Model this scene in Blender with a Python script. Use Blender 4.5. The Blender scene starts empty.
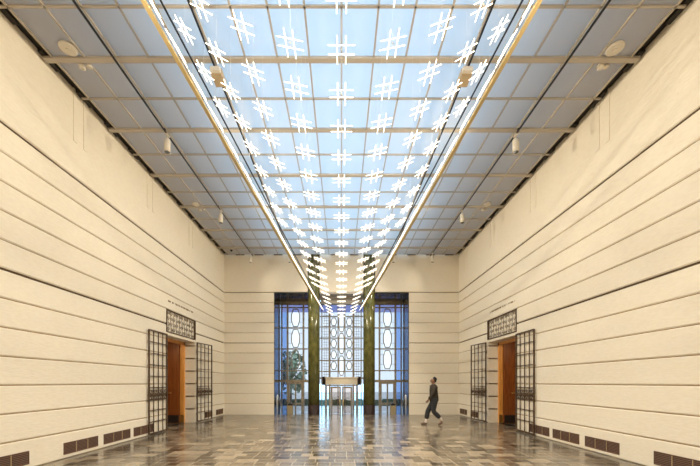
import bpy, bmesh, math, random
from mathutils import Vector, Matrix
random.seed(7)
scn = bpy.context.scene
col = scn.collection
R = math.radians

# ------------------------------------------------------------------ helpers
class MB:
    """collects shapes and builds them as one mesh object"""
    def __init__(s): s.v=[]; s.f=[]; s.mi=[]; s.smooth=[]
    def add(s, vs, fs, mi=0, smooth=False):
        o=len(s.v); s.v+= [tuple(p) for p in vs]
        for f in fs: s.f.append(tuple(i+o for i in f)); s.mi.append(mi); s.smooth.append(smooth)
        return s
    def box(s, x0,x1,y0,y1,z0,z1, mi=0):
        vs=[(x0,y0,z0),(x1,y0,z0),(x1,y1,z0),(x0,y1,z0),(x0,y0,z1),(x1,y0,z1),(x1,y1,z1),(x0,y1,z1)]
        return s.add(vs,[(0,3,2,1),(4,5,6,7),(0,1,5,4),(1,2,6,5),(2,3,7,6),(3,0,4,7)],mi)
    def bar(s, a, b, w, h=None, mi=0, up=(0,0,1)):
        """rectangular bar from a to b"""
        a=Vector(a); b=Vector(b); h=h or w; d=(b-a).normalized(); u=Vector(up)
        if abs(d.dot(u))>.98: u=Vector((0,1,0))
        sx=d.cross(u).normalized(); sy=sx.cross(d)
        vs=[]
        for p in (a,b):
            for i,j in ((-1,-1),(1,-1),(1,1),(-1,1)): vs.append(p+sx*i*w/2+sy*j*h/2)
        return s.add(vs,[(0,3,2,1),(4,5,6,7),(0,1,5,4),(1,2,6,5),(2,3,7,6),(3,0,4,7)],mi)
    def tube(s, pts, r, n=8, mi=0, closed=False, smooth=True):
        pts=[Vector(p) for p in pts]; m=len(pts); rs=r if isinstance(r,(list,tuple)) else [r]*m
        vs=[]; ref=None
        for i,p in enumerate(pts):
            if closed: d=pts[(i+1)%m]-pts[i-1]
            else: d=pts[min(i+1,m-1)]-pts[max(i-1,0)]
            d.normalize()
            if ref is None:
                ref=Vector((0,0,1)) if abs(d.z)<.9 else Vector((0,1,0))
            a=d.cross(ref).normalized(); b=a.cross(d).normalized(); ref=b
            for k in range(n):
                t=2*math.pi*k/n; vs.append(p+a*math.cos(t)*rs[i]+b*math.sin(t)*rs[i])
        fs=[]
        for i in range(m if closed else m-1):
            j=(i+1)%m
            for k in range(n):
                k2=(k+1)%n; fs.append((i*n+k,i*n+k2,j*n+k2,j*n+k))
        s.add(vs,fs,mi,smooth)
        if not closed:
            o=len(s.v)-len(vs)
            s.f.append(tuple(o+k for k in reversed(range(n)))); s.mi.append(mi); s.smooth.append(False)
            s.f.append(tuple(o+(m-1)*n+k for k in range(n))); s.mi.append(mi); s.smooth.append(False)
        return s
    def lathe(s, prof, n=32, c=(0,0,0), mi=0, smooth=True):
        """prof: list of (r,z)"""
        vs=[]; fs=[]
        for r,z in prof:
            for k in range(n):
                t=2*math.pi*k/n; vs.append((c[0]+r*math.cos(t),c[1]+r*math.sin(t),c[2]+z))
        for i in range(len(prof)-1):
            for k in range(n):
                k2=(k+1)%n; fs.append((i*n+k,i*n+k2,(i+1)*n+k2,(i+1)*n+k))
        s.add(vs,fs,mi,smooth)
        o=len(s.v)-len(vs)
        s.f.append(tuple(o+k for k in reversed(range(n)))); s.mi.append(mi); s.smooth.append(False)
        s.f.append(tuple(o+(len(prof)-1)*n+k for k in range(n))); s.mi.append(mi); s.smooth.append(False)
        return s
    def mesh(s, name, mats):
        me=bpy.data.meshes.new(name); me.from_pydata(s.v,[],s.f)
        for m in (mats if isinstance(mats,(list,tuple)) else [mats]): me.materials.append(m)
        me.polygons.foreach_set('material_index',s.mi); me.polygons.foreach_set('use_smooth',s.smooth)
        me.update(); return me
    def build(s, name, mats, parent=None, loc=None):
        o=bpy.data.objects.new(name,s.mesh(name,mats)); col.objects.link(o)
        if parent: o.parent=parent
        if loc: o.location=loc
        return o

def empty(name, loc=(0,0,0), rz=0):
    o=bpy.data.objects.new(name,None); col.objects.link(o); o.location=loc; o.rotation_euler=(0,0,rz); o.empty_display_size=.1
    return o
def tag(o,label=None,cat=None,group=None,kind=None):
    if label: o['label']=label
    if cat: o['category']=cat
    if group: o['group']=group
    if kind: o['kind']=kind
    return o
def children(o): return [c for c in bpy.data.objects if c.parent==o]
def copy_tree(o, parent=None):
    c=o.copy(); col.objects.link(c)
    if parent: c.parent=parent
    for ch in children(o): copy_tree(ch,c)
    return c
ORD=['','first','second','third','fourth','fifth','sixth','seventh','eighth','ninth','tenth','eleventh','twelfth','thirteenth','fourteenth','fifteenth','sixteenth','seventeenth','eighteenth','nineteenth','twentieth','twenty-first','twenty-second','twenty-third','twenty-fourth']

# ------------------------------------------------------------------ materials
def mat(name): 
    m=bpy.data.materials.new(name); m.use_nodes=True
    return m, m.node_tree.nodes, m.node_tree.links, m.node_tree.nodes['Principled BSDF']
def plain(name,c,rough=.5,metal=0.,spec=None):
    m,n,l,b=mat(name); b.inputs['Base Color'].default_value=(*c,1); b.inputs['Roughness'].default_value=rough; b.inputs['Metallic'].default_value=metal
    if spec is not None: b.inputs['Specular IOR Level'].default_value=spec
    return m
def noisy(name,c1,c2,scale=(1,1,1),ns=4,detail=6,rough=.5,metal=0.,bump=0.,lo=.35,hi=.65,spec=None):
    m,n,l,b=mat(name)
    tc=n.new('ShaderNodeTexCoord'); mp=n.new('ShaderNodeMapping'); mp.inputs['Scale'].default_value=scale
    nz=n.new('ShaderNodeTexNoise'); nz.inputs['Scale'].default_value=ns; nz.inputs['Detail'].default_value=detail
    cr=n.new('ShaderNodeValToRGB'); cr.color_ramp.elements[0].position=lo; cr.color_ramp.elements[1].position=hi
    cr.color_ramp.elements[0].color=(*c1,1); cr.color_ramp.elements[1].color=(*c2,1)
    l.new(tc.outputs['Object'],mp.inputs[0]); l.new(mp.outputs[0],nz.inputs['Vector']); l.new(nz.outputs[0],cr.inputs[0]); l.new(cr.outputs[0],b.inputs['Base Color'])
    b.inputs['Roughness'].default_value=rough; b.inputs['Metallic'].default_value=metal
    if spec is not None: b.inputs['Specular IOR Level'].default_value=spec
    if bump:
        bp=n.new('ShaderNodeBump'); bp.inputs['Strength'].default_value=bump; bp.inputs['Distance'].default_value=.02
        l.new(nz.outputs[0],bp.inputs['Height']); l.new(bp.outputs[0],b.inputs['Normal'])
    return m
def emit(name,c,s):
    m,n,l,b=mat(name); b.inputs['Base Color'].default_value=(*c,1)
    b.inputs['Emission Color'].default_value=(*c,1); b.inputs['Emission Strength'].default_value=s
    return m

M={}
M['stone']=noisy('travertine',(.72,.645,.52),(.79,.72,.595),(1.6,1.2,5),7,9,.75,0,.2,.22,.78,.2)
M['stone_back']=noisy('travertine_back_wall',(.72,.645,.52),(.79,.72,.595),(1.2,1.6,5),7,9,.75,0,.2,.22,.78,.2)
M['joint']=plain('deep_joint_mortar',(.34,.22,.12),.9,0,.1)
M['deep_joint']=plain('shadow_joint',(.09,.058,.034),.9,0,.1)
M['plaster']=plain('cream_plaster',(.74,.64,.48),.8)
M['bounce_lining']=plain('warm_bounce_lining',(.60,.44,.32),.9)  # warm colour on the unseen cover, tints light bounced onto the side panes
M['greystone']=plain('grey_lintel_stone',(.40,.37,.33),.5)
M['cove']=plain('cove_shade',(.035,.03,.025),.8)  # near-black colour paints the shade in the gap above the walls
M['cream_metal']=plain('cream_painted_metal',(.50,.44,.36),.5)
M['iron']=noisy('wrought_iron',(.06,.033,.015),(.12,.07,.034),(1,1,1),20,3,.5,.3)
M['vent']=plain('vent_bronze',(.13,.07,.045),.6,0,.2)
M['dark']=plain('vent_void',(.012,.01,.009),.8)
M['black']=plain('black_metal',(.012,.012,.013),.4,.3)
M['white']=plain('white_enamel',(.72,.66,.56),.4)
M['gold']=plain('gilded_rail',(.62,.46,.20),.35,.5)
M['tan']=plain('tan_enamel',(.42,.31,.17),.5)
M['green']=noisy('olive_marble',(.07,.07,.018),(.17,.16,.045),(1,1,.6),6,8,.16,0,0,.3,.7)
M['dgreen']=noisy('dark_marble',(.012,.012,.012),(.035,.035,.03),(1,1,.35),5,8,.12,0,0,.3,.7)
M['brownbase']=noisy('maroon_marble',(.018,.009,.008),(.03,.016,.013),(1,1,1),6,6,.5,0,0,.35,.65,.2)
M['bronze']=noisy('nickel_bronze',(.26,.22,.17),(.38,.33,.26),(1,1,1),8,4,.35,.6)
M['bronze_dark']=plain('dark_bronze',(.06,.045,.04),.4,.6)
M['steel']=plain('satin_steel',(.75,.75,.76),.45,.4)
M['brass']=plain('brass_plate',(.72,.46,.14),.3,.9)
M['wood']=noisy('cherry_wood_shaded',(.19,.05,.01),(.29,.09,.02),(8,8,.6),3,6,.38)  # wood darkened in colour for the shade inside the doorways
M['wood_lit']=noisy('cherry_wood_lit',(.62,.26,.05),(.74,.34,.08),(8,8,.6),3,6,.38)  # same wood painted brighter, as the frame edge looks when lit
M['asphalt']=noisy('plaza_paving',(.42,.43,.44),(.52,.53,.55),(1,1,1),2,4,.6)
M['hedge']=noisy('hedge_leaves',(.015,.04,.03),(.05,.10,.06),(1,1,1),14,4,.8,0,.6)
M['leaf']=noisy('tree_leaves',(.20,.32,.26),(.32,.46,.36),(1,1,1),1.5,3,.7)
M['bark']=noisy('bark',(.04,.03,.02),(.09,.07,.05),(1,1,.2),8,5,.9)
M['tube']=emit('lamp_tube',(1.,.93,.80),2.7)
M['skin']=plain('skin',(.20,.10,.06),.5)
M['jacket']=noisy('olive_jacket',(.02,.014,.009),(.034,.024,.013),(1,1,1),20,4,.85)
M['trouser']=noisy('charcoal_trousers',(.014,.014,.016),(.024,.024,.027),(1,1,1),20,4,.85)
M['sock']=plain('pale_sock',(.62,.54,.48),.8)
M['shoe']=plain('brown_shoe',(.10,.055,.035),.5)
M['hair']=plain('dark_hair',(.008,.006,.005),.8)
M['face_marks']=plain('lips_and_eyes',(.05,.02,.018),.5)
M['letter']=plain('bronze_lettering',(.30,.21,.12),.6,.1)

# floor: slate tiles of mixed sizes, polished
def floor_mat():
    m,n,l,b=mat('slate_floor')
    tc=n.new('ShaderNodeTexCoord'); 
    def brick(sx,sy,off,seedoff):
        mp=n.new('ShaderNodeMapping'); mp.inputs['Location'].default_value=(seedoff,seedoff*.37,0)
        l.new(tc.outputs['Object'],mp.inputs[0])
        bk=n.new('ShaderNodeTexBrick'); bk.inputs['Scale'].default_value=1; bk.inputs['Brick Width'].default_value=sx; bk.inputs['Row Height'].default_value=sy
        bk.inputs['Mortar Size'].default_value=.009; bk.inputs['Mortar Smooth'].default_value=.2; bk.inputs['Bias'].default_value=0
        bk.offset=off; bk.offset_frequency=2; bk.squash=.62; bk.squash_frequency=3
        bk.inputs['Color1'].default_value=(0,0,0,1); bk.inputs['Color2'].default_value=(1,1,1,1); bk.inputs['Mortar'].default_value=(.1,.1,.1,1)
        l.new(mp.outputs[0],bk.inputs['Vector']); return bk
    bk=brick(.38,.27,.37,.13)
    cr=n.new('ShaderNodeValToRGB'); els=cr.color_ramp.elements
    els[0].position=0; els[0].color=(.045,.035,.025,1); els[1].position=1; els[1].color=(.27,.215,.15,1)
    for p,c in ((.25,(.08,.062,.044)),(.5,(.115,.09,.063)),(.75,(.17,.135,.095))):
        e=els.new(p); e.color=(*c,1)
    l.new(bk.outputs['Color'],cr.inputs[0])
    nz=n.new('ShaderNodeTexNoise'); nz.inputs['Scale'].default_value=3.5; nz.inputs['Detail'].default_value=7
    l.new(tc.outputs['Object'],nz.inputs['Vector'])
    mx=n.new('ShaderNodeMix'); mx.data_type='RGBA'; mx.blend_type='OVERLAY'; mx.inputs[0].default_value=.2
    l.new(cr.outputs[0],mx.inputs[6]); l.new(nz.outputs[0],mx.inputs[7])
    mm=n.new('ShaderNodeMix'); mm.data_type='RGBA'; l.new(bk.outputs['Fac'],mm.inputs[0]); l.new(mx.outputs[2],mm.inputs[6]); mm.inputs[7].default_value=(.30,.25,.18,1)
    l.new(mm.outputs[2],b.inputs['Base Color'])
    # roughness changes from tile to tile
    mr=n.new('ShaderNodeMapRange'); mr.inputs[3].default_value=.15; mr.inputs[4].default_value=.27; l.new(bk.outputs['Color'],mr.inputs[0]); l.new(mr.outputs[0],b.inputs['Roughness'])
    bp=n.new('ShaderNodeBump'); bp.inputs['Strength'].default_value=.16; bp.inputs['Distance'].default_value=.01
    n2=n.new('ShaderNodeTexNoise'); n2.inputs['Scale'].default_value=5; n2.inputs['Detail'].default_value=3
    l.new(tc.outputs['Object'],n2.inputs['Vector'])
    ad=n.new('ShaderNodeMath'); ad.operation='MULTIPLY_ADD'; l.new(bk.outputs['Color'],ad.inputs[0]); ad.inputs[1].default_value=.35; l.new(n2.outputs[0],ad.inputs[2])
    l.new(ad.outputs[0],bp.inputs['Height']); l.new(bp.outputs[0],b.inputs['Normal'])
    b.inputs['IOR'].default_value=1.75
    return m
M['floor']=floor_mat()

def pane_mat():
    m,n,l,b=mat('laylight_glass')
    n.remove(b); out=n['Material Output']
    tr=n.new('ShaderNodeBsdfTranslucent'); tr.inputs[0].default_value=(.92,.96,.98,1)
    df=n.new('ShaderNodeBsdfDiffuse'); df.inputs[0].default_value=(.64,.555,.47,1)
    mx=n.new('ShaderNodeMixShader'); mx.inputs[0].default_value=.42
    gl=n.new('ShaderNodeBsdfGlossy'); gl.inputs[1].default_value=.35
    fr=n.new('ShaderNodeFresnel'); fr.inputs[0].default_value=1.28
    m2=n.new('ShaderNodeMixShader')
    l.new(tr.outputs[0],mx.inputs[1]); l.new(df.outputs[0],mx.inputs[2])
    l.new(fr.outputs[0],m2.inputs[0]); l.new(mx.outputs[0],m2.inputs[1]); l.new(gl.outputs[0],m2.inputs[2]); l.new(m2.outputs[0],out.inputs[0])
    return m
M['pane']=pane_mat()
def glass(name,c,refl=.08,frost=0.,fc=(.9,.92,1)):
    m,n,l,b=mat(name); n.remove(b); out=n['Material Output']
    tp=n.new('ShaderNodeBsdfTransparent'); tp.inputs[0].default_value=(*c,1)
    gl=n.new('ShaderNodeBsdfGlossy'); gl.inputs[1].default_value=.05
    mx=n.new('ShaderNodeMixShader'); mx.inputs[0].default_value=refl
    src=tp
    if frost:
        tl=n.new('ShaderNodeBsdfTranslucent'); tl.inputs[0].default_value=(*fc,1)
        m2=n.new('ShaderNodeMixShader'); m2.inputs[0].default_value=frost
        l.new(tp.outputs[0],m2.inputs[1]); l.new(tl.outputs[0],m2.inputs[2]); src=m2
    l.new(src.outputs[0],mx.inputs[1]); l.new(gl.outputs[0],mx.inputs[2]); l.new(mx.outputs[0],out.inputs[0])
    return m
M['glass']=glass('tinted_window_glass',(.38,.27,.225))
M['glass_blue']=glass('blue_window_glass',(.10,.075,.115))
M['glass_mid']=glass('mid_blue_window_glass',(.10,.115,.17),.1)
M['glass_clear']=glass('clear_window_glass',(.66,.50,.42),.05)
M['glass_light']=glass('pale_window_glass',(.52,.36,.28))

# ------------------------------------------------------------------ dimensions
WX=5.56      # half width of the hall
BY=16.6      # back wall
FY=-3.0      # wall behind the viewer
CZ=7.56      # ceiling glass
EYE=1.53
G0=.04; GS=.48
DY0,DY1=11.1,13.33    # side doorways
DZ=3.05; TZ=G0+8*GS   # door head, top of the transom opening
OX=3.2; OZ=G0+12*GS   # entrance opening

# ------------------------------------------------------------------ floor
fl=MB().box(-WX-.5,WX+.5,FY-.4,BY,-.12,0).build('floor',M['floor']); tag(fl,kind='structure')

# ------------------------------------------------------------------ stone walls in courses
def cuts(lo,hi,hole):
    if not hole: return [(lo,hi)]
    r=[]
    for a,b in hole:
        if a>lo: r.append((lo,a))
        lo=b
    if hi>lo: r.append((lo,hi))
    return r
def courses():
    zs=[0]+[G0+GS*k for k in range(1,13)]+[CZ+.1]
    return [(zs[i],zs[i+1],(i in (7,12)),((i+1) in (7,12))) for i in range(len(zs)-1)]
def stone_block(mb, u0,u1,z0,z1, put, ch=.02, depth=.4):
    """block with chamfered top and bottom arrises; put(u,d,z) maps (along, depth behind the face, height)"""
    prof=[(depth,z0),(ch,z0),(0,z0+ch),(0,z1-ch),(ch,z1),(depth,z1)]
    vs=[put(u,d,z) for u in (u0,u1) for d,z in prof]; n=len(prof)
    fs=[(i,(i+1)%n,n+(i+1)%n,n+i) for i in range(n)]+[tuple(reversed(range(n))),tuple(range(n,2*n))]
    mb.add(vs,fs)
def fix_normals(o):
    bm=bmesh.new(); bm.from_mesh(o.data); bmesh.ops.recalc_face_normals(bm,faces=bm.faces); bm.to_mesh(o.data); bm.free()
def side_wall(name,s):
    mb=MB(); put=lambda u,d,z:(s*(WX+d),u,z)
    for z0,z1,deep0,deep1 in courses():
        hole=[(DY0,DY1)] if z1<=TZ+.001 else None
        a=.008 if not deep0 else .021; b=.008 if not deep1 else .021
        if z0==0: a=0
        for u0,u1 in cuts(FY,BY,hole): stone_block(mb,u0,u1,z0+a,z1-b,put)
        if z1<CZ:
            for u0,u1 in cuts(FY,BY,[(DY0,DY1)] if z1<TZ-.01 else None):
                bx=sorted((s*(WX+.035),s*(WX+.38)))
                mb.box(bx[0],bx[1],u0,u1,z1-.025,z1+.025,2 if deep1 else 1)
    # lintel between doorway and transom, stone behind the transom
    bx=sorted((s*(WX+.02),s*(WX+.42))); mb.box(bx[0],bx[1],DY0-.01,DY1+.01,DZ,DZ+.09)
    bx=sorted((s*(WX+.055),s*(WX+.40))); mb.box(bx[0],bx[1],DY0-.01,DY1+.01,DZ+.08,TZ+.02)
    # shallow paired strips at the top of the frieze
    y=7.25-2*2.75
    while y<BY-.3:
        for d in (0,.29):
            bx=sorted((s*(WX-.012),s*(WX+.02))); mb.box(bx[0],bx[1],y+d,y+d+.10,6.55,CZ+.08)
        y+=2.75
    o=mb.build(name,[M['stone'],M['joint'],M['deep_joint']]); fix_normals(o); tag(o,kind='structure')
side_wall('wall_left',-1); side_wall('wall_right',1)

COLX=1.32; COLR=.278; COLY=16.75
mb=MB(); put=lambda u,d,z:(u,BY+d,z)
for z0,z1,d0,d1 in courses():
    a=.005 if not d0 else .012; b=.005 if not d1 else .012
    if z0==0: a=-.06
    low=z1<=OZ+.001
    if low: hole=[(-OX,OX)]
    else: hole=[(-COLX-.285,-COLX+.285),(COLX-.285,COLX+.285)]
    for u0,u1 in cuts(-WX-.4,WX+.4,hole): stone_block(mb,u0,u1,z0+a,z1-b,put,depth=1.65 if not low else .5)
    if z1<OZ+.01:
        for u0,u1 in cuts(-WX,WX,[(-OX,OX)] if z1<OZ-.01 else hole+[(-OX,OX)]):
            mb.box(u0,u1,BY+.035,BY+.45,z1-.025,z1+.025,2 if d1 else 1)
for x in (-OX-.0,OX-.5+.5):
    pass
# wall returns outside the entrance bays, behind the columns and above the opening
for s in (-1,1):
    bx=sorted((s*OX+s*.12,s*(WX+.4))); mb.box(bx[0],bx[1],BY+.45,18.35,-.7,OZ)
    mb.box(s*COLX-.285,s*COLX+.285,BY+.46,18.25,OZ,CZ+.1)
o=mb.build('wall_back',[M['stone_back'],M['joint'],M['deep_joint']]); fix_normals(o); tag(o,kind='structure')
mb=MB(); mb.box(-WX-.4,WX+.4,FY-.4,FY,0,CZ+.1); tag(mb.build('wall_front',M['stone_back']),kind='structure')

# polished dark stone lining of the entrance opening
mb=MB()
for s in (-1,1):
    bx=sorted((s*(OX-.025),s*(OX+.12))); mb.box(bx[0],bx[1],BY+.46,18.35,-.7,OZ)
    bx=sorted((s*(OX-.025),s*(OX-.001))); mb.box(bx[0],bx[1],BY+.002,BY+.46,-.7,OZ)
    bx=sorted((s*(COLX+.29),s*(OX-.025))); mb.box(bx[0],bx[1],BY-.02,18.3,OZ-.08,OZ)
mb.box(-COLX+.29,COLX-.29,BY-.02,18.3,OZ-.08,OZ,1)
mb.box(-COLX+.29,COLX-.29,17.2,17.5,OZ-.40,OZ-.08,1)
tag(mb.build('trim_1',[M['dgreen'],M['greystone']]),kind='structure')

# steps down to the doors
mb=MB(); STEP=.163
for x0,x1 in ((-OX+.025,-COLX-.285),(-COLX+.285,COLX-.285),(COLX+.285,OX-.025)):
    for k in range(3):
        mb.box(x0,x1,BY+.3*k,BY+.3*(k+1),-.75,-STEP*(k+1))
mb.box(-OX-.12,OX+.12,BY+.9,18.6,-.78,-STEP*4)
LZ=-STEP*4
tag(mb.build('floor_entry_steps',M['floor']),kind='structure')

# ------------------------------------------------------------------ columns
def column(s,side):
    e=empty('marble_column',(s*COLX,COLY,LZ))
    tag(e,'olive green marble column with dark base, %s of the entrance doors'%side,'column','marble columns at the entrance')
    MB().lathe([(COLR+.004,0),(COLR+.004,-LZ+.47)],40).build('base',M['brownbase'],e)
    MB().lathe([(COLR,-LZ+.47),(COLR,CZ+.02-LZ)],40).build('shaft',M['green'],e)
column(-1,'left'); column(1,'right')

# ------------------------------------------------------------------ entrance windows
WY=18.2
def window(name, x0,x1, xs, zs, octs, strip, ztop=OZ-.08, lowz=None):
    e=empty(name,((x0+x1)/2,WY,LZ)); tag(e,kind='structure'); cx=(x0+x1)/2
    def P(mb_): return mb_
    L=lambda x:x-cx; Z=lambda z:z-LZ
    f=MB()
    f.box(L(x0),L(x1),-.057,.057,Z(ztop-.16),Z(ztop))
    for x,w in xs: f.box(L(x)-w/2,L(x)+w/2,-.05,.05,Z(LZ),Z(ztop-.1))
    for z,w in zs: f.box(L(x0),L(x1),-.04,.04,Z(z)-w/2,Z(z)+w/2)
    f.build('window_frame',M['bronze'],e)
    zlo=lowz if lowz is not None else LZ
    xe=sorted({round(v,4) for v in [x0,x1]+[q_[0]+d*q_[2] for q_ in octs for d in (-1,1)]+([math.copysign(2.8,cx)] if abs(cx)>1 else [])})
    ze=sorted({round(v,4) for v in [zlo,ztop-.55,ztop]+[q_[1]+d*q_[3] for q_ in octs for d in (-1,1)]})
    g=MB()
    for xa,xb in zip(xe,xe[1:]):
        for za,zb in zip(ze,ze[1:]):
            mx_,mz_=(xa+xb)/2,(za+zb)/2
            k=1 if mz_>ztop-.55 else 3 if abs(mx_)>2.80 else (2 if any(abs(mx_-q_[0])<q_[2] and abs(mz_-q_[1])<q_[3] for q_ in octs) else 0)
            g.add([(L(xa),0,Z(za)),(L(xb),0,Z(za)),(L(xb),0,Z(zb)),(L(xa),0,Z(zb))],[(0,1,2,3)],k)
    g.build('glass',[M['glass'],M['glass_blue'],M['glass_light'],M['glass_mid']],e)
    o=MB(); q=MB()
    for (ox,oz,hw,hh) in octs:
        c=min(hw*.9,.2); 
        pts=[(-hw+c*.5,hh),(hw-c*.5,hh),(hw,hh-c*1.6),(hw,-hh+c*1.6),(hw-c*.5,-hh),(-hw+c*.5,-hh),(-hw,-hh+c*1.6),(-hw,hh-c*1.6)]
        P3=[(L(ox)+a,0,Z(oz)+b) for a,b in pts]
        for i in range(8): o.bar(P3[i],P3[(i+1)%8],.045,.05,up=(0,1,0))
        if False: q.add([(p[0],-.012,p[2]) for p in P3]+[(p[0],-.02,p[2]) for p in P3],[tuple(range(8)),tuple(reversed(range(8,16)))]+[(i,(i+1)%8,8+(i+1)%8,8+i) for i in range(8)])
    if octs:
        o.build('lattice_octagons',M['bronze'],e)
    if strip:
        t=MB()
        for (a,b,z0,z1,nx,dz) in strip:
            for i in range(1,nx): 
                x=a+(b-a)*i/nx; t.bar((L(x),0,Z(z0)),(L(x),0,Z(z1)),.018)
            z=z0+dz/2; k=0
            while z<z1:
                t.bar((L(a),0,Z(z)),(L(b),0,Z(z)),.016); z+=dz; k+=1
        t.build('lattice_bars',M['bronze'],e)
    return e
def side_window(name,s):
    xs=[(s*3.1,.06),(s*2.80,.09),(s*1.975,.09),(s*1.66,.06)]
    zs=[(5.42,.05),(4.36,.06),(3.27,.06),(2.14,.06),(1.60,.13)]
    cx=s*2.387
    octs=[(cx,4.89,.21,.45),(cx,3.815,.21,.46),(cx,2.71,.21,.47)]
    strip=[]
    for z0,z1 in ((2.2,3.24),(3.3,4.33),(4.4,5.4)):
        for sx in (-1,1):   # small curved corner leads beside each octagon
            strip.append((cx+sx*.21,cx+sx*.37,z0,z1,1,.52))
    e=window(name,min(s*1.33,s*3.17),max(s*1.33,s*3.17),xs,zs,octs,strip)
    L=lambda x:x-(s*2.25); Z=lambda z:z-LZ
    # glazed door leaf below the transom bar
    d=MB()
    for x in (2.72,2.05,2.385): d.box(L(s*x)-.035,L(s*x)+.035,-.06,.04,0,Z(1.55))
    for z in (-.60,.42,1.50): d.box(L(s*2.387)-.36,L(s*2.387)+.36,-.052,.034,Z(z)-.05,Z(z)+.05)
    d.build('door_stiles',M['bronze'],e)
    return e
side_window('window_1',-1); side_window('window_3',1)
xs=[(-.62,.10),(.62,.10),(-.18,.05),(.18,.05),(-1.02,.05),(1.02,.05)]
zs=[(4.96,.05),(4.41,.05),(3.83,.05),(3.27,.05),(2.67,.05),(2.1,.05),(1.75,.08)]
octs=[(0,4.68,.13,.52),(0,3.55,.13,.52),(0,2.4,.13,.5)]
for sx in (-1,1):
    for z in (4.68,4.12,3.55,2.97,2.4): octs.append((sx*.40,z,.15,.2))
strip=[(-.97,-.67,LZ,5.2,3,.14),(.67,.97,LZ,5.2,3,.14)]
window('window_2',-1.30,1.30,xs,zs,octs,strip,lowz=1.45)

# entrance doors with a pale cornice above
e=empty('door_3',(0,17.72,LZ)); tag(e,kind='structure')
Z=lambda z:z-LZ
c=MB(); c.box(-.80,.80,-.12,.30,Z(1.42),Z(1.80)); c.box(-.84,.84,-.16,.30,Z(1.74),Z(1.80)); c.build('cornice',M['plaster'],e)
c=MB()
for s in (-1,1): c.box(min(s*.80,s*.96),max(s*.80,s*.96),-.14,.30,Z(1.40),Z(1.82))
c.build('cornice_block',M['brownbase'],e)
f=MB()
for x,w in ((-.78,.10),(-.60,.08),(.60,.08),(.78,.10)): f.box(x-w/2,x+w/2,-.06,.06,0,Z(1.42))
f.box(-.82,.82,-.052,.052,Z(1.34),Z(1.415)); f.build('door_frame',M['bronze'],e)
for s in (-1,1):
    lf=MB(); a,b=sorted((s*.02,s*.55))
    lf.box(a,a+.085,-.035,.035,.02,Z(1.33)); lf.box(b-.085,b,-.035,.035,.02,Z(1.33))
    lf.box(a+.085,b-.085,-.035,.035,.02,.18); lf.box(a+.085,b-.085,-.035,.035,Z(1.24),Z(1.33)); lf.box(a+.085,b-.085,-.02,.02,Z(.72),Z(.75))
    dl=lf.build('door_leaf',M['bronze'],e)
    MB().box(a+.085,b-.085,-.004,.004,.18,Z(1.24)).build('door_glass',M['glass_clear'],dl)
    MB().tube([(s*.09,-.035,.95),(s*.09,-.08,.98),(s*.09,-.08,1.28),(s*.09,-.035,1.31)],.012).build('door_handle',M['brass'],dl)

# handrails and small pedestals in the side bays
for s,side in ((-1,'left'),(1,'right')):
    e=empty('stair_handrail',(s*3.08,BY+.14,-STEP)); tag(e,'slim steel handrail beside the dark jamb of the %s entrance bay'%side,'handrail','steel handrails')
    pts=[(0,0,0),(0,0,1.02)]+[(0,.06*math.sin(t)+.02,1.02+.06*(1-math.cos(t*1.0))) for t in (.5,1.0)]
    MB().tube([(0,0,0),(0,0,.98),(0,.03,1.06),(0,.1,1.09),(0,.2,1.05),(0,1.15,.47),(0,1.22,.40)],.028,10).build('rail',M['steel'],e)
    MB().tube([(0,1.1,-.489),(0,1.1,.49)],.02,10).build('post',M['steel'],e)
    MB().lathe([(.05,0),(.05,.012)],16).build('base_flange',M['steel'],e)
    p=empty('pedestal_box',(s*2.58,17.62,LZ)); tag(p,'tan pedestal box on the landing of the %s entrance bay'%side,'pedestal','tan pedestal boxes')
    b=MB(); b.box(-.13,.13,-.12,.12,0,1.02); b.build('body',M['tan'],p)
    b=MB(); b.box(-.11,.11,-.10,.10,1.02,1.10); b.box(-.05,.05,-.05,.05,1.10,1.14); b.build('top',M['black'],p)

# ------------------------------------------------------------------ outside
tag(MB().box(-40,40,18.6,80,-.9,LZ-.02).build('ground_plaza',M['asphalt']),kind='structure')
hd=MB()
for i in range(60):
    for j in range(2):
        x=-15+i*.5; hd.box(x,x+.5,33+random.random()*.3,34.2,LZ-.02,LZ+.42+random.random()*.18)
tag(hd.build('clipped_hedge',M['hedge']),'low dark green hedge across the plaza outside the doors','hedge')
def tree(x,y,h,r,label):
    e=empty('street_tree',(x,y,LZ-.02)); tag(e,label,'tree',None)
    MB().tube([(0,0,0),(.05,0,h*.3),(-.05,.1,h*.6),(0,0,h*.85)],[.22,.17,.12,.04],8).build('trunk',M['bark'],e)
    f=MB()
    for k in range(650):
        while True:
            p=Vector((random.uniform(-1,1),random.uniform(-1,1),random.uniform(-1,1)))
            if .25<p.length<1 and random.random()<.5+.5*math.sin(5*p.x+2)*math.sin(4*p.z+1): break
        c=Vector((p.x*r,p.y*r,h*.62+p.z*h*.40)); q=Matrix.Rotation(random.random()*6.3,3,'Z')@Matrix.Rotation(random.uniform(-1.2,1.2),3,'X')
        sz=random.uniform(.14,.26)
        f.add([c+q@Vector(v)*sz for v in ((-.6,-1,0),(.6,-1,0),(.8,.2,.1),(0,1.1,0),(-.8,.2,.1))],[(0,1,2,3,4)])
    f.build('foliage',M['leaf'],e)
tree(-4.4,29.5,5.0,1.4,'green street tree outside the left entrance window')

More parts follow.
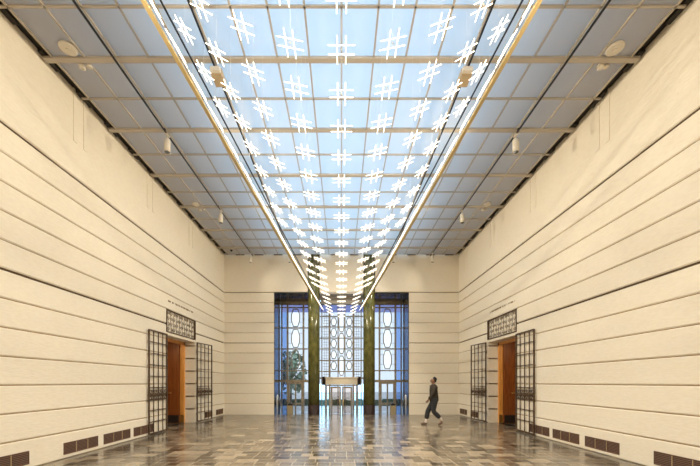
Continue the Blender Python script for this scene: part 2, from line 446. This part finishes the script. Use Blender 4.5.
# ------------------------------------------------------------------ ceiling
PW=.594; PD=.91; Y0=6.51
ce=empty('ceiling',(0,0,CZ)); tag(ce,kind='structure')
ys=[]; k=-10
while True:
    y=Y0+PD*k
    if y>BY-.2: break
    if y>FY: ys.append((y,k))
    k+=1
MB().box(-9*PW,9*PW,FY,BY-.12,0,.012).build('glass_panels',M['pane'],ce)
for y,k in ys:
    b=MB()
    if k%2==0: b.box(-WX+.04,WX-.04,y-.05,y+.05,-.05,-.001)
    else: b.box(-9*PW,9*PW,y-.018,y+.018,-.03,-.001)
    if k%2: b.box(-WX+.06,-9*PW,y-.018,y+.018,-.03,-.004); b.box(9*PW,WX-.06,y-.018,y+.018,-.03,-.004)
    b.build('cross_beam',M['cream_metal'],ce)
for i in range(-9,10):
    w=.03
    b=MB(); b.box(i*PW-w/2,i*PW+w/2,FY,BY-.12,-.03,-.002); b.build('glazing_bar',M['cream_metal'],ce)
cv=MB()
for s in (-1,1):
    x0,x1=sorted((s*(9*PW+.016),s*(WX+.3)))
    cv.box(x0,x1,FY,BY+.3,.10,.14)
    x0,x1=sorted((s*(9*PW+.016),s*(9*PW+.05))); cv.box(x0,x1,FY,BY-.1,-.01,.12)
    # broken shade line: added dark blocks along the top of the wall
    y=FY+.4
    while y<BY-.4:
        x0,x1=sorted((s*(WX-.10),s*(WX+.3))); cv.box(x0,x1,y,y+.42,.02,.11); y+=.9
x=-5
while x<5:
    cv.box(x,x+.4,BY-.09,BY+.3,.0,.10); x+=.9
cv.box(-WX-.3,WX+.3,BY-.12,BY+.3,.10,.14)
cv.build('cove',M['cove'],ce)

# unseen cover added to shade the side panes, open over the middle
rf=MB(); RZ=8.95; SK=2.8
for s in (-1,1):
    x0,x1=sorted((s*SK,s*(WX+.6))); rf.box(x0,x1,FY-.5,BY+1.9,RZ,RZ+.2)
    x0,x1=sorted((s*(WX+.35),s*(WX+.6))); rf.box(x0,x1,FY-.5,BY+1.9,CZ+.1,RZ)
rf.box(-WX-.4,WX+.4,BY+.3,BY+1.9,CZ+.1,RZ); rf.box(-WX-.4,WX+.4,FY-.5,FY-.2,CZ+.1,RZ)
rf.box(-SK,SK,BY-.6,BY+1.9,RZ,RZ+.2)
tag(rf.build('shade_roof',M['bounce_lining']),kind='structure')

# ------------------------------------------------------------------ lighting tracks and heads on the ceiling
def track(kx,label):
    e=empty('lighting_track',(kx*PW+.0,0,CZ-.05)); tag(e,label,'lighting track','lighting tracks')
    MB().box(-.014,.014,FY+.1,BY-.2,-.075,-.045).build('channel',M['black'],e)
    y=FY+.45
    while y<BY-.3:
        MB().box(-.010,.010,-.02,.02,-.05,0).build('bracket',M['black'],e,(0,y,.0)); y+=3.6
track(-7,'black lighting track along the left side of the ceiling'); track(7,'black lighting track along the right side of the ceiling')
track(-4,'black lighting track just left of the pendant canopy'); track(4,'black lighting track just right of the pendant canopy')
head0=empty('track_spotlight',(0,0,0))
MB().lathe([(.072,-.31),(.072,-.02),(.04,0)],20).build('housing',M['white'],head0)
MB().lathe([(.062,-.313),(.062,-.309)],20).build('lens',M['black'],head0)
MB().tube([(0,0,-.005),(0,0,.075)],.014,8).build('stem',M['white'],head0)
MB().box(-.03,.03,-.07,.07,.075,.10).build('adapter',M['white'],head0)
heads=[(-7,8.35,'white cylinder spotlight on the left outer track, nearest the viewer'),(-7,12.05,'white cylinder spotlight midway along the left outer track'),(-7,16.0,'white cylinder spotlight at the far end of the left outer track'),
       (7,8.35,'white cylinder spotlight on the right outer track, nearest the viewer'),(7,12.05,'white cylinder spotlight midway along the right outer track'),(7,16.0,'white cylinder spotlight at the far end of the right outer track'),
       (-4,16.0,'white cylinder spotlight at the far end of the left inner track'),(4,16.0,'white cylinder spotlight at the far end of the right inner track')]
SPOTS=[]
for i,(kx,y,lab) in enumerate(heads):
    o=head0 if i==0 else copy_tree(head0)
    o.location=(kx*PW,y,CZ-.05-.075-.10); tag(o,lab,'spotlight','track spotlights'); SPOTS.append((kx*PW,y,CZ-.225))
# round ceiling speakers, detectors, junction boxes
for s,side in ((-1,'left'),(1,'right')):
    for y,r,where in ((6.25,.145,'near'),(11.75,.12,'far')):
        e=empty('ceiling_speaker',(s*4.92,y+.05,CZ-.002)); tag(e,'round white ceiling disc at the %s end of the %s ceiling edge'%(where,side),'ceiling speaker','round ceiling discs')
        MB().lathe([(r*.8,-.05),(r,-.03),(r,0)],28).build('rim',M['white'],e)
        MB().lathe([(r*.28,-.06),(r*.3,-.045)],20).build('cap',M['white'],e)
        e=empty('smoke_detector',(s*(4.90),y+.37,CZ-.002)); tag(e,'small cream detector beside the %s round disc, %s ceiling edge'%(where,side),'smoke detector','ceiling detectors')
        MB().lathe([(.035,-.10),(.06,-.085),(.06,-.03),(.04,0)],20).build('body',M['white'],e)
        MB().lathe([(.04,-.06),(.05,-.045),(.05,-.015),(.03,0)],20,(.12,.02,0)).build('sensor',M['white'],e)
    e=empty('junction_box',(s*(4*PW-.02),6.72,CZ-.125)); tag(e,'tan metal box hanging under the %s inner track'%side,'junction box','junction boxes')
    MB().box(-.10,.10,-.14,.14,-.12,0).build('body',M['tan'],e)
    MB().box(-.09,.09,-.21,-.14,-.10,-.02).build('cover',M['white'],e)
e=empty('security_camera',(-4.95,15.75,CZ-.05)); tag(e,'tiny dark dome camera at the far left ceiling corner','camera')
MB().lathe([(.02,-.09),(.05,-.06),(.06,-.02)],16).build('dome',M['black'],e); MB().lathe([(.07,-.02),(.07,0.004)],16).build('mount',M['white'],e)

# ------------------------------------------------------------------ pendant lights: crossed tubes hung as a sagging canopy
def interp(tab,r):
    for (a,va),(b,vb) in zip(tab,tab[1:]):
        if r<=b:
            t=(r-a)/(b-a); return va+(vb-va)*t
    return tab[-1][1]
RY=lambda r: 4.5+(r-1)*.585
H0=[(0,4.33),(1,4.27),(5,3.94),(8,3.71),(14,3.32),(21,3.05),(22,3.03)]
HE=[(0,5.82),(1,5.66),(5,5.15),(8,4.63),(14,3.85),(21,3.56),(22,3.54)]
XE=[(0,2.97),(1,2.87),(5,2.45),(8,2.06),(14,1.42),(21,.97),(22,.95)]
XJ={0:[(0,0),(22,0)],1:[(0,.665),(5,.64),(14,.65),(21,.53),(22,.52)],2:[(0,1.30),(1,1.29),(5,1.26),(8,1.14),(14,.98),(21,.72),(22,.7)],
    3:[(0,1.84),(1,1.83),(5,1.76),(8,1.60),(14,1.3),(22,1.0)],4:[(0,2.38),(1,2.35),(5,2.08),(8,1.75),(22,1.2)]}
def surf(r,x):
    xe=interp(XE,r); h0=interp(H0,r); he=interp(HE,r)
    return Vector((x,RY(r),EYE+h0+(he-h0)*min(1.05,abs(x)/xe)**1.9))
def frame_at(r,j,s):
    """position and axes of a light: j 0..4 are inner rows, 5 the edge row"""
    if j==5: fx=lambda q:s*interp(XE,q)
    else: fx=lambda q:s*interp(XJ[j],q)
    p=surf(r,fx(r)); a=(surf(min(r+.4,22),fx(min(r+.4,22)))-surf(max(r-.4,0),fx(max(r-.4,0)))).normalized()
    if j==5: b=Vector((1,0,s*1.75))
    else: b=surf(r,fx(r)+.05)-surf(r,fx(r)-.05)
    b=(b-a*b.dot(a)).normalized(); n=b.cross(a)
    if n.z<0: n=-n
    return p,b,a,n
TL=.345; TS=.055; TR=.0054
def tube_mesh():
    mb=MB(); mb.tube([(0,-TL/2,0),(0,TL/2,0)],TR,6); return mb.mesh('light_tube',M['tube'])
tme=tube_mesh()
light0=empty('crossed_tube_light')
for x,d,rz in ((-TS,-.0055,0),(TS,-.0055,0),(-TS,.0055,1),(TS,.0055,1)):
    t=bpy.data.objects.new('light_tube',tme); col.objects.link(t); t.parent=light0
    if rz: t.location=(0,x,d); t.rotation_euler=(0,0,math.pi/2)
    else: t.location=(x,0,d)
cap=MB().box(-.005,.005,-.005,.005,-.003,.022).build('hub',M['white'],light0)
hubarm=MB().bar((-TS,-TS,.0),(TS,TS,.0),.003).build('brace',M['white'],light0)
wire_me=MB().tube([(0,0,0),(0,0,1)],.0008,4).mesh('suspension_wire',M['steel'])
PARTS=children(light0)
rows={}
for r in range(0,22):
    for j in range(0,6):
        for s in ((1,) if j==0 else (-1,1)):
            if j<5 and j>0 and interp(XJ[j],r)>interp(XE,r)-.40: continue
            p,b,a,n=frame_at(r,j,s)
            px=341.5+350*p.x/p.y; py=382.4-350*(p.z-EYE)/p.y
            if py<-14 or px<-5: continue
            rows.setdefault((j,s),[]).append((r,p,b,a,n))
first=True; NL=0
rowname={(0,1):'centre row'}
for j,nm in ((1,'first row'),(2,'second row'),(3,'third row'),(4,'fourth row')):
    rowname[(j,-1)]=nm+' left of centre'; rowname[(j,1)]=nm+' right of centre'
rowname[(5,-1)]='left edge row'; rowname[(5,1)]='right edge row'
for key in sorted(rows):
    for i,(r,p,b,a,n) in enumerate(rows[key]):
        Mx=Matrix((( b.x,a.x,n.x,p.x),(b.y,a.y,n.y,p.y),(b.z,a.z,n.z,p.z),(0,0,0,1)))
        if Mx.to_3x3().determinant()<0: Mx=Mx@Matrix.Diagonal((-1,1,1,1))
        if first: o=light0; first=False
        else:
            o=light0.copy(); col.objects.link(o)
            for c in PARTS:
                d=c.copy(); col.objects.link(d); d.parent=o
        if key[0]==5: Mx=Mx@Matrix.Diagonal((1.4,1.4,1.4,1))
        o.matrix_world=Mx
        tag(o,'glowing crossed tube pendant light, %s from the viewer in the %s'%(ORD[i+1],rowname[key]),'pendant light','crossed tube pendant lights under the ceiling')
        w=bpy.data.objects.new('suspension_wire',wire_me); col.objects.link(w); w.parent=o
        L=CZ-p.z-.02
        # vertical wire expressed in the light's own axes
        w.matrix_local=Mx.inverted()@Matrix.Translation((p.x,p.y,p.z+.02))@Matrix.Diagonal((1,1,L,1))
        NL+=1
print('pendant lights',NL)
# edge rails that carry the outer row
for s,side in ((-1,'left'),(1,'right')):
    e=empty('light_rail',(0,0,0)); tag(e,'gilded sloping rail carrying the %s edge row of glowing lights'%side,'light rail','gilded light rails')
    pg=[];pd=[]
    for i in range(0,43):
        r=max(.2,i*.5+.0)
        p=surf(min(r,21.3),s*interp(XE,min(r,21.3)))
        sc=.45+.55*(1-r/22)
        pg.append(p+Vector((s*.10*sc,0,-.02*sc))); pd.append(p+Vector((-s*.10*sc,0,.10*sc)))
    g=MB()
    for a,b in zip(pg,pg[1:]): g.bar(a,b,.065,.035)
    g.build('rail',M['gold'],e)
    g=MB()
    for a,b in zip(pd,pd[1:]): g.bar(a,b,.022,.022)
    g.build('cable_channel',M['black'],e)
    g=MB()
    for i in range(2,43,6): 
        g.tube([pg[i],(pg[i].x,pg[i].y,CZ-.002)],.002,4); g.tube([pd[i],(pd[i].x,pd[i].y,CZ-.002)],.002,4)
    g.build('hanger_wires',M['steel'],e)

# ------------------------------------------------------------------ side doorways
def scroll(cx,cz,r,turn=1.6,flip=1,start=0,n=14):
    pts=[]
    for i in range(n+1):
        t=i/n; rr=r*(1-.75*t); an=start+flip*turn*2*math.pi*t
        pts.append((cx+rr*math.cos(an),0,cz+rr*math.sin(an)))
    return pts
LW=1.09; GH=3.06
def make_gate():
    """leaf in local x (0..LW) and z, hinged at x=0"""
    e=empty('iron_gate')
    f=MB(); t=.034
    f.box(0,t,-.02,.02,.03,GH); f.box(LW-t,LW,-.02,.02,.03,GH); f.box(t,LW-t,-.02,.02,.03,.03+t); f.box(t,LW-t,-.02,.02,GH-t,GH)
    f.build('gate_frame',M['iron'],e)
    b=MB()
    for i in range(1,4): x=LW*i/4; b.box(x-.012,x+.012,-.012,.012,.07,GH-.04)
    nrow=9
    for i in range(1,nrow):
        z=.05+(GH-.07)*i/nrow
        b.box(.04,LW-.04,-.010,.010,z-.011,z+.011)
        for j in range(0,5):   # small bosses where the bars meet
            x=max(.02,min(LW-.02,LW*j/4)); b.box(x-.018,x+.018,-.016,.016,z-.018,z+.018)
    b.build('gate_bars',M['iron'],e)
    s=MB()
    for z in (1.02,1.30): s.box(.04,LW-.04,-.014,.014,z-.012,z+.012)
    for i in range(8):
        x=.04+(LW-.08)*(i+.5)/8
        s.tube(scroll(x,1.16,.062,1.4,1 if i%2 else -1,1.57),.010,5); s.tube([(x-.06,0,1.04),(x+.06,0,1.28)],.009,5); s.tube([(x+.06,0,1.04),(x-.06,0,1.28)],.008,5)
    s.build('scroll_band',M['iron'],e)
    for z in (.35,1.5,2.7): MB().tube([(-.012,0,z-.05),(-.012,0,z+.05)],.018,8).build('hinge',M['iron'],e)
    k=MB(); k.tube([(LW-.06,-.02,1.16),(LW-.06,-.07,1.16)],.012,8); k.tube([(LW-.06,-.07,1.16),(LW-.16,-.08,1.14)],.011,8); k.build('gate_handle',M['bronze_dark'],children(e)[0])
    return e
gate0=make_gate()
def place_gate(i,s,near,lab):
    o=gate0 if i==0 else copy_tree(gate0)
    x=s*(WX-.045)
    if near:  # folded flat against the wall towards the viewer
        o.location=(x,DY0-.03,0); d=Vector((-s*math.sin(R(1.0)),-math.cos(R(1.0)),0))
    else:
        o.location=(x,DY1+.03,0); d=Vector((-s*math.sin(R(9)),math.cos(R(9)),0))
    o.rotation_euler=(0,0,math.atan2(d.y,d.x)); tag(o,lab,'gate','black iron gate leaves at the side doorways')
place_gate(0,-1,True,'black iron gate leaf on the near side of the left doorway')
place_gate(1,-1,False,'black iron gate leaf on the far side of the left doorway')
place_gate(2,1,True,'black iron gate leaf on the near side of the right doorway')
place_gate(3,1,False,'black iron gate leaf on the far side of the right doorway')

def transom(s,side):
    e=empty('transom_grille',(s*(WX+.012),(DY0+DY1)/2,DZ+.10),math.pi/2); tag(e,'pierced iron scrollwork grille above the %s doorway'%side,'grille','iron transom grilles')
    W=(DY1-DY0)-.03; H=TZ-DZ-.11
    f=MB(); t=.02
    f.box(-W/2,W/2,-.03,.03,0,t); f.box(-W/2,W/2,-.03,.03,H-t,H); f.box(-W/2,-W/2+t,-.03,.03,t,H-t); f.box(W/2-t,W/2,-.03,.03,t,H-t)
    f.build('grille_frame',M['iron'],e)
    g=MB(); rnd=random.Random(5)
    nx=11
    for i in range(nx):
        x=-W/2+t+(W-2*t)*(i+.5)/nx; w=(W-2*t)/nx
        # wavy stem with leaf scrolls either side
        g.tube([(x+.02*math.sin(7*z+i*1.3),0,z*1.) for z in [t+(H-2*t)*q/12 for q in range(13)]],.0065,5)
        for q in range(4):
            z=t+(H-2*t)*(q+.5)/4; sg=1 if (q+i)%2 else -1
            g.tube(scroll(x+sg*w*.24,z,w*.30,1.3,sg,rnd.random()*6),.006,5)
            if (q+i)%2==0: g.tube([(x-sg*w*.1,0,z-.06),(x-sg*w*.42,0,z),(x-sg*w*.3,0,z+.07)],[.004,.013,.004],5)
    g.build('scrollwork',M['iron'],e)
transom(-1,'left'); transom(1,'right')

def doorway(name,s):
    """wood lined doorway; the far leaf stands open into the passage"""
    e=empty(name,(s*(WX+.4),DY1,0)); tag(e,kind='structure')
    X=lambda d:s*d   # d metres beyond the inner wall face of the stone reveal
    def bx(mb,d0,d1,y0,y1,z0,z1,mi=0):
        a,b=sorted((X(d0),X(d1))); mb.box(a,b,y0,y1,z0,z1,mi)
    f=MB(); bx(f,.0,.14,-.10,.02,0,DZ); bx(f,.0,.14,-(DY1-DY0)-.02,-(DY1-DY0)+.10,0,DZ); bx(f,.0,.14,-(DY1-DY0),0,DZ-.10,DZ)
    f.build('door_frame',M['wood_lit'],e)
    k=MB(); bx(k,-.004,.145,-.104,-.10,.01,.30); k.build('kick_plate',M['brass'],e)
    l=MB(); bx(l,.15,1.23,-.17,-.12,.02,DZ-.06)
    dl=l.build('door_leaf',M['wood'],e)
    p=MB()
    for z0,z1 in ((.55,1.3),(1.5,DZ-.3)): bx(p,.30,1.08,-.182,-.170,z0,z1)
    p.build('door_panel',M['wood'],dl)
    h=MB(); h.tube([(X(.44),-.17,1.13),(X(.44),-.23,1.13)],.016,10); h.tube([(X(.44),-.23,1.13),(X(.56),-.235,1.13)],.013,10); h.build('door_handle',M['brass'],dl)
    k=MB(); bx(k,.16,1.22,-.176,-.170,.03,.30); k.build('kick_plate',M['bronze_dark'],dl)
doorway('door_1',-1); doorway('door_2',1)
for s,n in ((-1,'1'),(1,'2')):
    mb=MB(); x0=WX+.4; x1=WX+3.2
    def bx(a,b,y0,y1,z0,z1,mi=0):
        a,b=sorted((s*a,s*b)); mb.box(a,b,y0,y1,z0,z1,mi)
    bx(x0,x1,DY1+.02,DY1+.12,0,3.4); bx(x0,x1,DY0-1.6,DY0-1.5,0,3.4); bx(x1,x1+.1,DY0-1.6,DY1+.12,0,3.4); bx(x0,x1,DY0-1.5,DY1+.1,3.3,3.4)
    bx(x0,x1,DY0-1.5,DY1+.02,-.1,0,1)
    bx(x0,x0+.05,DY0-1.5,DY0-.02,0,3.4)
    tag(mb.build('trim_passage_'+n,[M['wood'],M['floor']]),kind='structure')

# rows of small lettering over the doorways (too small to read in the photograph)
for s,side in ((-1,'left'),(1,'right')):
    T=empty('wall_lettering',(s*WX,(DY0+DY1)/2,4.12)); rnd=random.Random(11+s); y=DY0+.12; z=0; yc=(DY0+DY1)/2
    while y<DY1-.25:
        if rnd.random()<.15: y+=.06
        h=.055; w=.035; t=.010
        kind=rnd.randrange(4); x0,x1=sorted((s*-.008,s*.002)); e=MB(); y-=yc
        e.box(x0,x1,y,y+t,z,z+h)
        if kind in (0,3): e.box(x0,x1,y+w-t,y+w,z,z+h)
        if kind in (1,3): e.box(x0,x1,y,y+w,z+h-t,z+h)
        if kind in (0,2): e.box(x0,x1,y,y+w,z+h/2-t/2,z+h/2+t/2)
        e.build('letter',M['letter'],T); y+=yc+w+.016
    tag(T,'row of tiny dark lettering above the %s doorway grille'%side,'lettering')

# ------------------------------------------------------------------ vents low on the walls
def make_vent(L):
    e=empty('wall_vent'); H=.235
    f=MB(); n=3; t=.014
    f.box(0,L,-.001,.012,0,t); f.box(0,L,-.001,.012,H-t,H)
    for i in range(n+1):
        x=L*i/n; f.box(max(0,x-t/2*(1 if 0<i<n else 2)),min(L,x+t/2*(1 if 0<i<n else 2)),-.001,.012,t,H-t)
    f.build('vent_frame',M['vent'],e)
    for i in (1,2): MB().box(L*i/n-.007,L*i/n+.007,-.001,.014,t,H-t).build('divider',M['tan'],e)
    s=MB()
    for k in range(7):
        z=t+(H-2*t)*(k+.5)/7; s.add([(t,.010,z-.012),(L-t,.010,z-.012),(L-t,-.0,z+.004),(t,-.0,z+.004),(t,.012,z-.010),(L-t,.012,z-.010),(L-t,.002,z+.006),(t,.002,z+.006)],[(0,1,2,3),(7,6,5,4),(0,4,5,1),(2,6,7,3)])
    s.build('slats',M['vent'],e)
    MB().box(t/2,L-t/2,-.001,.001,t/2,H-t/2).build('backing',M['dark'],e)
    return e
vents=[(5.18,6.22),(7.0,7.98),(8.18,9.2),(9.36,10.32),(14.2,15.05),(15.5,16.4)]
vl=['nearest the viewer','second from the viewer','third from the viewer','partly behind the near gate leaf','behind the far gate leaf','nearest the back wall']
v0=make_vent(1.0); used=False
for s,side in ((-1,'left'),(1,'right')):
    for (a,b),w in zip(vents,vl):
        o=copy_tree(v0) if used else v0; used=True
        o.location=(s*(WX-.0015),(a if s>0 else b) if False else (b if s>0 else a),.08)
        o.rotation_euler=(0,0,-math.pi/2 if s>0 else math.pi/2)
        # local +y must face into the room
        if s<0: o.location=(s*(WX-.0015),b,.08); o.rotation_euler=(0,0,-math.pi/2)
        else: o.location=(s*(WX-.0015),a,.08); o.rotation_euler=(0,0,math.pi/2)
        o.scale=(b-a,1,1); tag(o,'dark slatted vent low on the %s wall, %s'%(side,w),'vent','wall vents above the floor')

# ------------------------------------------------------------------ the walking person
def skin(name,verts,edges,m,parent,sub=2,flat=None):
    me=bpy.data.meshes.new(name); me.from_pydata([v[:3] for v in verts],edges,[]); o=bpy.data.objects.new(name,me); col.objects.link(o)
    mod=o.modifiers.new('skin','SKIN'); mod.use_smooth_shade=True
    if not me.skin_vertices:
        bm=bmesh.new(); bm.from_mesh(me); bm.verts.layers.skin.verify(); bm.to_mesh(me); bm.free()
    for i,v in enumerate(verts):
        r=v[3]; me.skin_vertices[0].data[i].radius=(r if isinstance(r,tuple) else (r,r))
        me.skin_vertices[0].data[i].use_root=(i==0)
    sb=o.modifiers.new('sub','SUBSURF'); sb.levels=sub; sb.render_levels=sub
    dg=bpy.context.evaluated_depsgraph_get(); dg.update()
    nm=bpy.data.meshes.new_from_object(o.evaluated_get(dg)); nm.name=name
    o.modifiers.clear(); o.data=nm; bpy.data.meshes.remove(me)
    nm.materials.clear(); nm.materials.append(m)
    for p in nm.polygons: p.use_smooth=True
    o.parent=parent; return o
def chain(lst):
    """list of chains, each [(x,y,z,r)...]; a chain may start with an index of an earlier vertex"""
    V=[];E=[]
    for ch in lst:
        prev=None
        for it in ch:
            if isinstance(it,int): prev=it; continue
            V.append(it)
            if prev is not None: E.append((prev,len(V)-1))
            prev=len(V)-1
    return V,E
pe=empty('person',(3.32,12.57,0)); tag(pe,'person in dark jacket and charcoal trousers walking left across the hall','person')
# local axes: forward is -x, the side facing the viewer is -y
hipN=(0,-.09,.90); hipF=(0,.09,.90)
kneeN=(-.05,-.09,.50); ankN=(.25,-.09,.20)      # trailing leg, heel lifted
kneeF=(-.20,.09,.50); ankF=(-.27,.09,.10)       # leading leg
toeN=(.16,-.09,.045); toeF=(-.44,.10,.045)
shN=(-.01,-.18,1.385); elN=(-.10,-.22,1.12); wrN=(-.24,-.20,.93)
shF=(-.01,.18,1.385); elF=(.10,.22,1.13); wrF=(.06,.21,.90)
def hand(w,d,side):
    """five fingers from the wrist w along direction d; returns chains (start index to be put in front)"""
    w=Vector(w); d=Vector(d).normalized(); sd=Vector((.25,side,0)).normalized(); acr=d.cross(sd).normalized()
    palm=w+d*.075
    ch=[]
    for k,(o,L) in enumerate(((-.028,.072),(-.010,.082),(.010,.078),(.026,.060))):
        b=palm+acr*o; c=b+d*L*.5-sd*.008*side; t=b+d*L*.9-sd*.030
        ch.append([(*(b),.0105),(*(c),.009),(*(t),.007)])
    tb=w+d*.03-acr*.03; ch.append([(*tb,.013),(*(tb+d*.03-acr*.02),.011),(*(tb+d*.06-acr*.022),.008)])
    return palm,ch
V,E=chain([
 [(0,0,.93,.095),(0,0,1.08,.09),(-.01,0,1.25,.10),(-.015,0,1.38,.085),(-.01,0,1.45,.05),(-.025,0,1.50,.050),(-.04,0,1.56,(.075,.082)),(-.04,0,1.62,(.078,.092)),(-.03,0,1.675,(.05,.06))],
 [0,(*hipN,.07),(*kneeN,.058),((kneeN[0]*.6+ankN[0]*.4),-.09,.38,.055),(*ankN,.036),(.24,-.09,.12,.036),(*toeN,.03)],
 [0,(*hipF,.07),(*kneeF,.058),(-.215,.09,.36,.055),(*ankF,.036),(-.29,.095,.055,.036),(*toeF,.028)],
 [3,(shN[0],shN[1]*.85,shN[2]-.02,.04),(*elN,.042),(*wrN,.027)],
 [3,(shF[0],shF[1]*.85,shF[2]-.02,.04),(*elF,.042),(*wrF,.027)]])
# hands
iN=next(i for i,v in enumerate(V) if v[:3]==wrN); iF=next(i for i,v in enumerate(V) if v[:3]==wrF)
for iw,w,el,side in ((iN,wrN,elN,-1),(iF,wrF,elF,1)):
    d=(Vector(w)-Vector(el)); palm,chs=hand(w,d,side)
    V.append((*palm,.026)); E.append((iw,len(V)-1)); pi=len(V)-1
    for c in chs:
        pr=pi
        for it in c: V.append(it); E.append((pr,len(V)-1)); pr=len(V)-1
skin('body',V,E,M['skin'],pe)
# face: nose, ears, eyes, mouth
fm=MB(); fm.tube([(-.115,0,1.605),(-.142,0,1.575),(-.12,0,1.565)],[.006,.012,.008],6); 
for sy in (-1,1): fm.tube([(-.03,sy*.078,1.575),(-.022,sy*.086,1.60),(-.03,sy*.079,1.62)],[.008,.012,.007],6)
fm.build('nose_and_ears',M['skin'],pe)
fm=MB()
for sy in (-1,1): fm.lathe([(.001,-.009),(.008,-.005),(.010,0),(.008,.005),(.001,.009)],8,(-.113,sy*.032,1.605))
fm.tube([(-.112,-.022,1.535),(-.120,0,1.535),(-.112,.022,1.535)],.005,6); fm.build('eyes_and_mouth',M['face_marks'],pe)
V,E=chain([[(-.045,0,1.685,(.06,.068)),(-.015,0,1.675,(.078,.088)),(.025,0,1.64,(.072,.078)),(.035,0,1.58,(.058,.064)),(.03,0,1.52,.046)],[2,(.085,0,1.655,.034),(.10,0,1.62,.026)]])
skin('hair',V,E,M['hair'],pe)
V,E=chain([[(0,0,.80,(.17,.14)),(0,0,.92,(.185,.145)),(0,0,1.06,(.165,.13)),(-.01,0,1.25,(.168,.120)),(-.015,0,1.385,(.145,.11)),(-.012,0,1.475,.068)],
 [4,(shN[0],shN[1],shN[2],.092),(*elN,.066),(*wrN,.052)],
 [4,(shF[0],shF[1],shF[2],.092),(*elF,.066),(*wrF,.052)]])
skin('jacket',V,E,M['jacket'],pe)
V,E=chain([[(0,0,1.03,(.155,.12)),(0,0,.89,(.175,.14))],
 [1,(hipN[0],hipN[1],.82,.115),(*kneeN,.092),(.10,-.09,.36,.090),(.20,-.09,.25,.088)],
 [1,(hipF[0],hipF[1],.82,.115),(*kneeF,.092),(-.225,.09,.34,.092),(-.25,.09,.19,.092)]])
skin('trousers',V,E,M['trouser'],pe)
for a,t,lift in ((ankN,toeN,1),(ankF,toeF,0)):
    kn=kneeN if lift else kneeF; V,E=chain([[(*(Vector(a).lerp(Vector(kn),q)),.047) for q in (.45,.3,.15,0)]+[(a[0]+(.0 if lift else -.01),a[1],a[2]-.05,.046)]]); skin('sock',V,E,M['sock'],pe,1)
    if lift: V,E=chain([[(.285,-.09,.125,.042),(.24,-.09,.085,.046),(.18,-.09,.05,.046),(.115,-.09,.032,.030)]])
    else: V,E=chain([[(-.215,.09,.048,.042),(-.28,.092,.052,.048),(-.37,.096,.042,.044),(-.45,.10,.034,.030)]])
    skin('shoe',V,E,M['shoe'],pe)
# rest the soles on the floor
dz=min((o.matrix_local@v.co).z for o in children(pe) if o.name.startswith('shoe') for v in o.data.vertices)
pe.location.z=-dz+.001

# ------------------------------------------------------------------ light
w=bpy.data.worlds.new('sky'); scn.world=w; w.use_nodes=True
bg=w.node_tree.nodes['Background']; bg.inputs[0].default_value=(.40,.69,1.,1); bg.inputs[1].default_value=4.7
def spot(i,x,y,z,tx,ty,tz,power,size=R(140),c=(1,.89,.71)):
    d=bpy.data.lights.new('spot_bulb','SPOT'); d.energy=power; d.color=c; d.spot_size=size; d.spot_blend=.8; d.shadow_soft_size=.14
    o=bpy.data.objects.new('spot_bulb',d); col.objects.link(o); o.location=(x,y,z)
    o.rotation_euler=(Vector((tx-x,ty-y,tz-z))).to_track_quat('-Z','Y').to_euler()
for i,(x,y,z) in enumerate(SPOTS):
    s=1 if x>0 else -1
    spot(i,x,y,z-.34,-s*3.5,y-(4 if y>15 else 0),1.0,70 if y>15 else 1180)
for s in (-1,1):
    for y in (4.6,.9):   # heads of the same tracks behind the viewer
        o=copy_tree(head0); o.location=(s*7*PW,y,CZ-.225)
        tag(o,'white cylinder spotlight on the %s outer track, %s the viewer'%('left' if s<0 else 'right','above' if y>3 else 'behind'),'spotlight','track spotlights')
        spot(0,s*7*PW,y,CZ-.225-.34,-s*3.5,y,1.0,1180)
for s in (-1,1):
    d=bpy.data.lights.new('passage_lamp','POINT'); d.energy=22; d.color=(1,.72,.38); d.shadow_soft_size=.08
    o=bpy.data.objects.new('passage_lamp',d); col.objects.link(o); o.location=(s*(WX+1.1),DY0+.2,2.9)

# ------------------------------------------------------------------ camera
cd=bpy.data.cameras.new('camera'); cd.sensor_width=36; cd.sensor_fit='HORIZONTAL'; cd.lens=18.0
cd.shift_x=(350-341.5)/700; cd.shift_y=(382.4-233)/700; cd.clip_end=300; cd.clip_start=.05
co=bpy.data.objects.new('camera',cd); col.objects.link(co); co.location=(0,0,EYE); co.rotation_euler=(R(90),0,0)
scn.camera=co
vs=scn.view_settings; vs.view_transform='Standard'; vs.look='None'; vs.gamma=1; vs.use_curve_mapping=False; vs.exposure=0.1
scn.cycles.max_bounces=10; scn.cycles.diffuse_bounces=6; scn.cycles.transparent_max_bounces=12
scn.cycles.sample_clamp_indirect=6
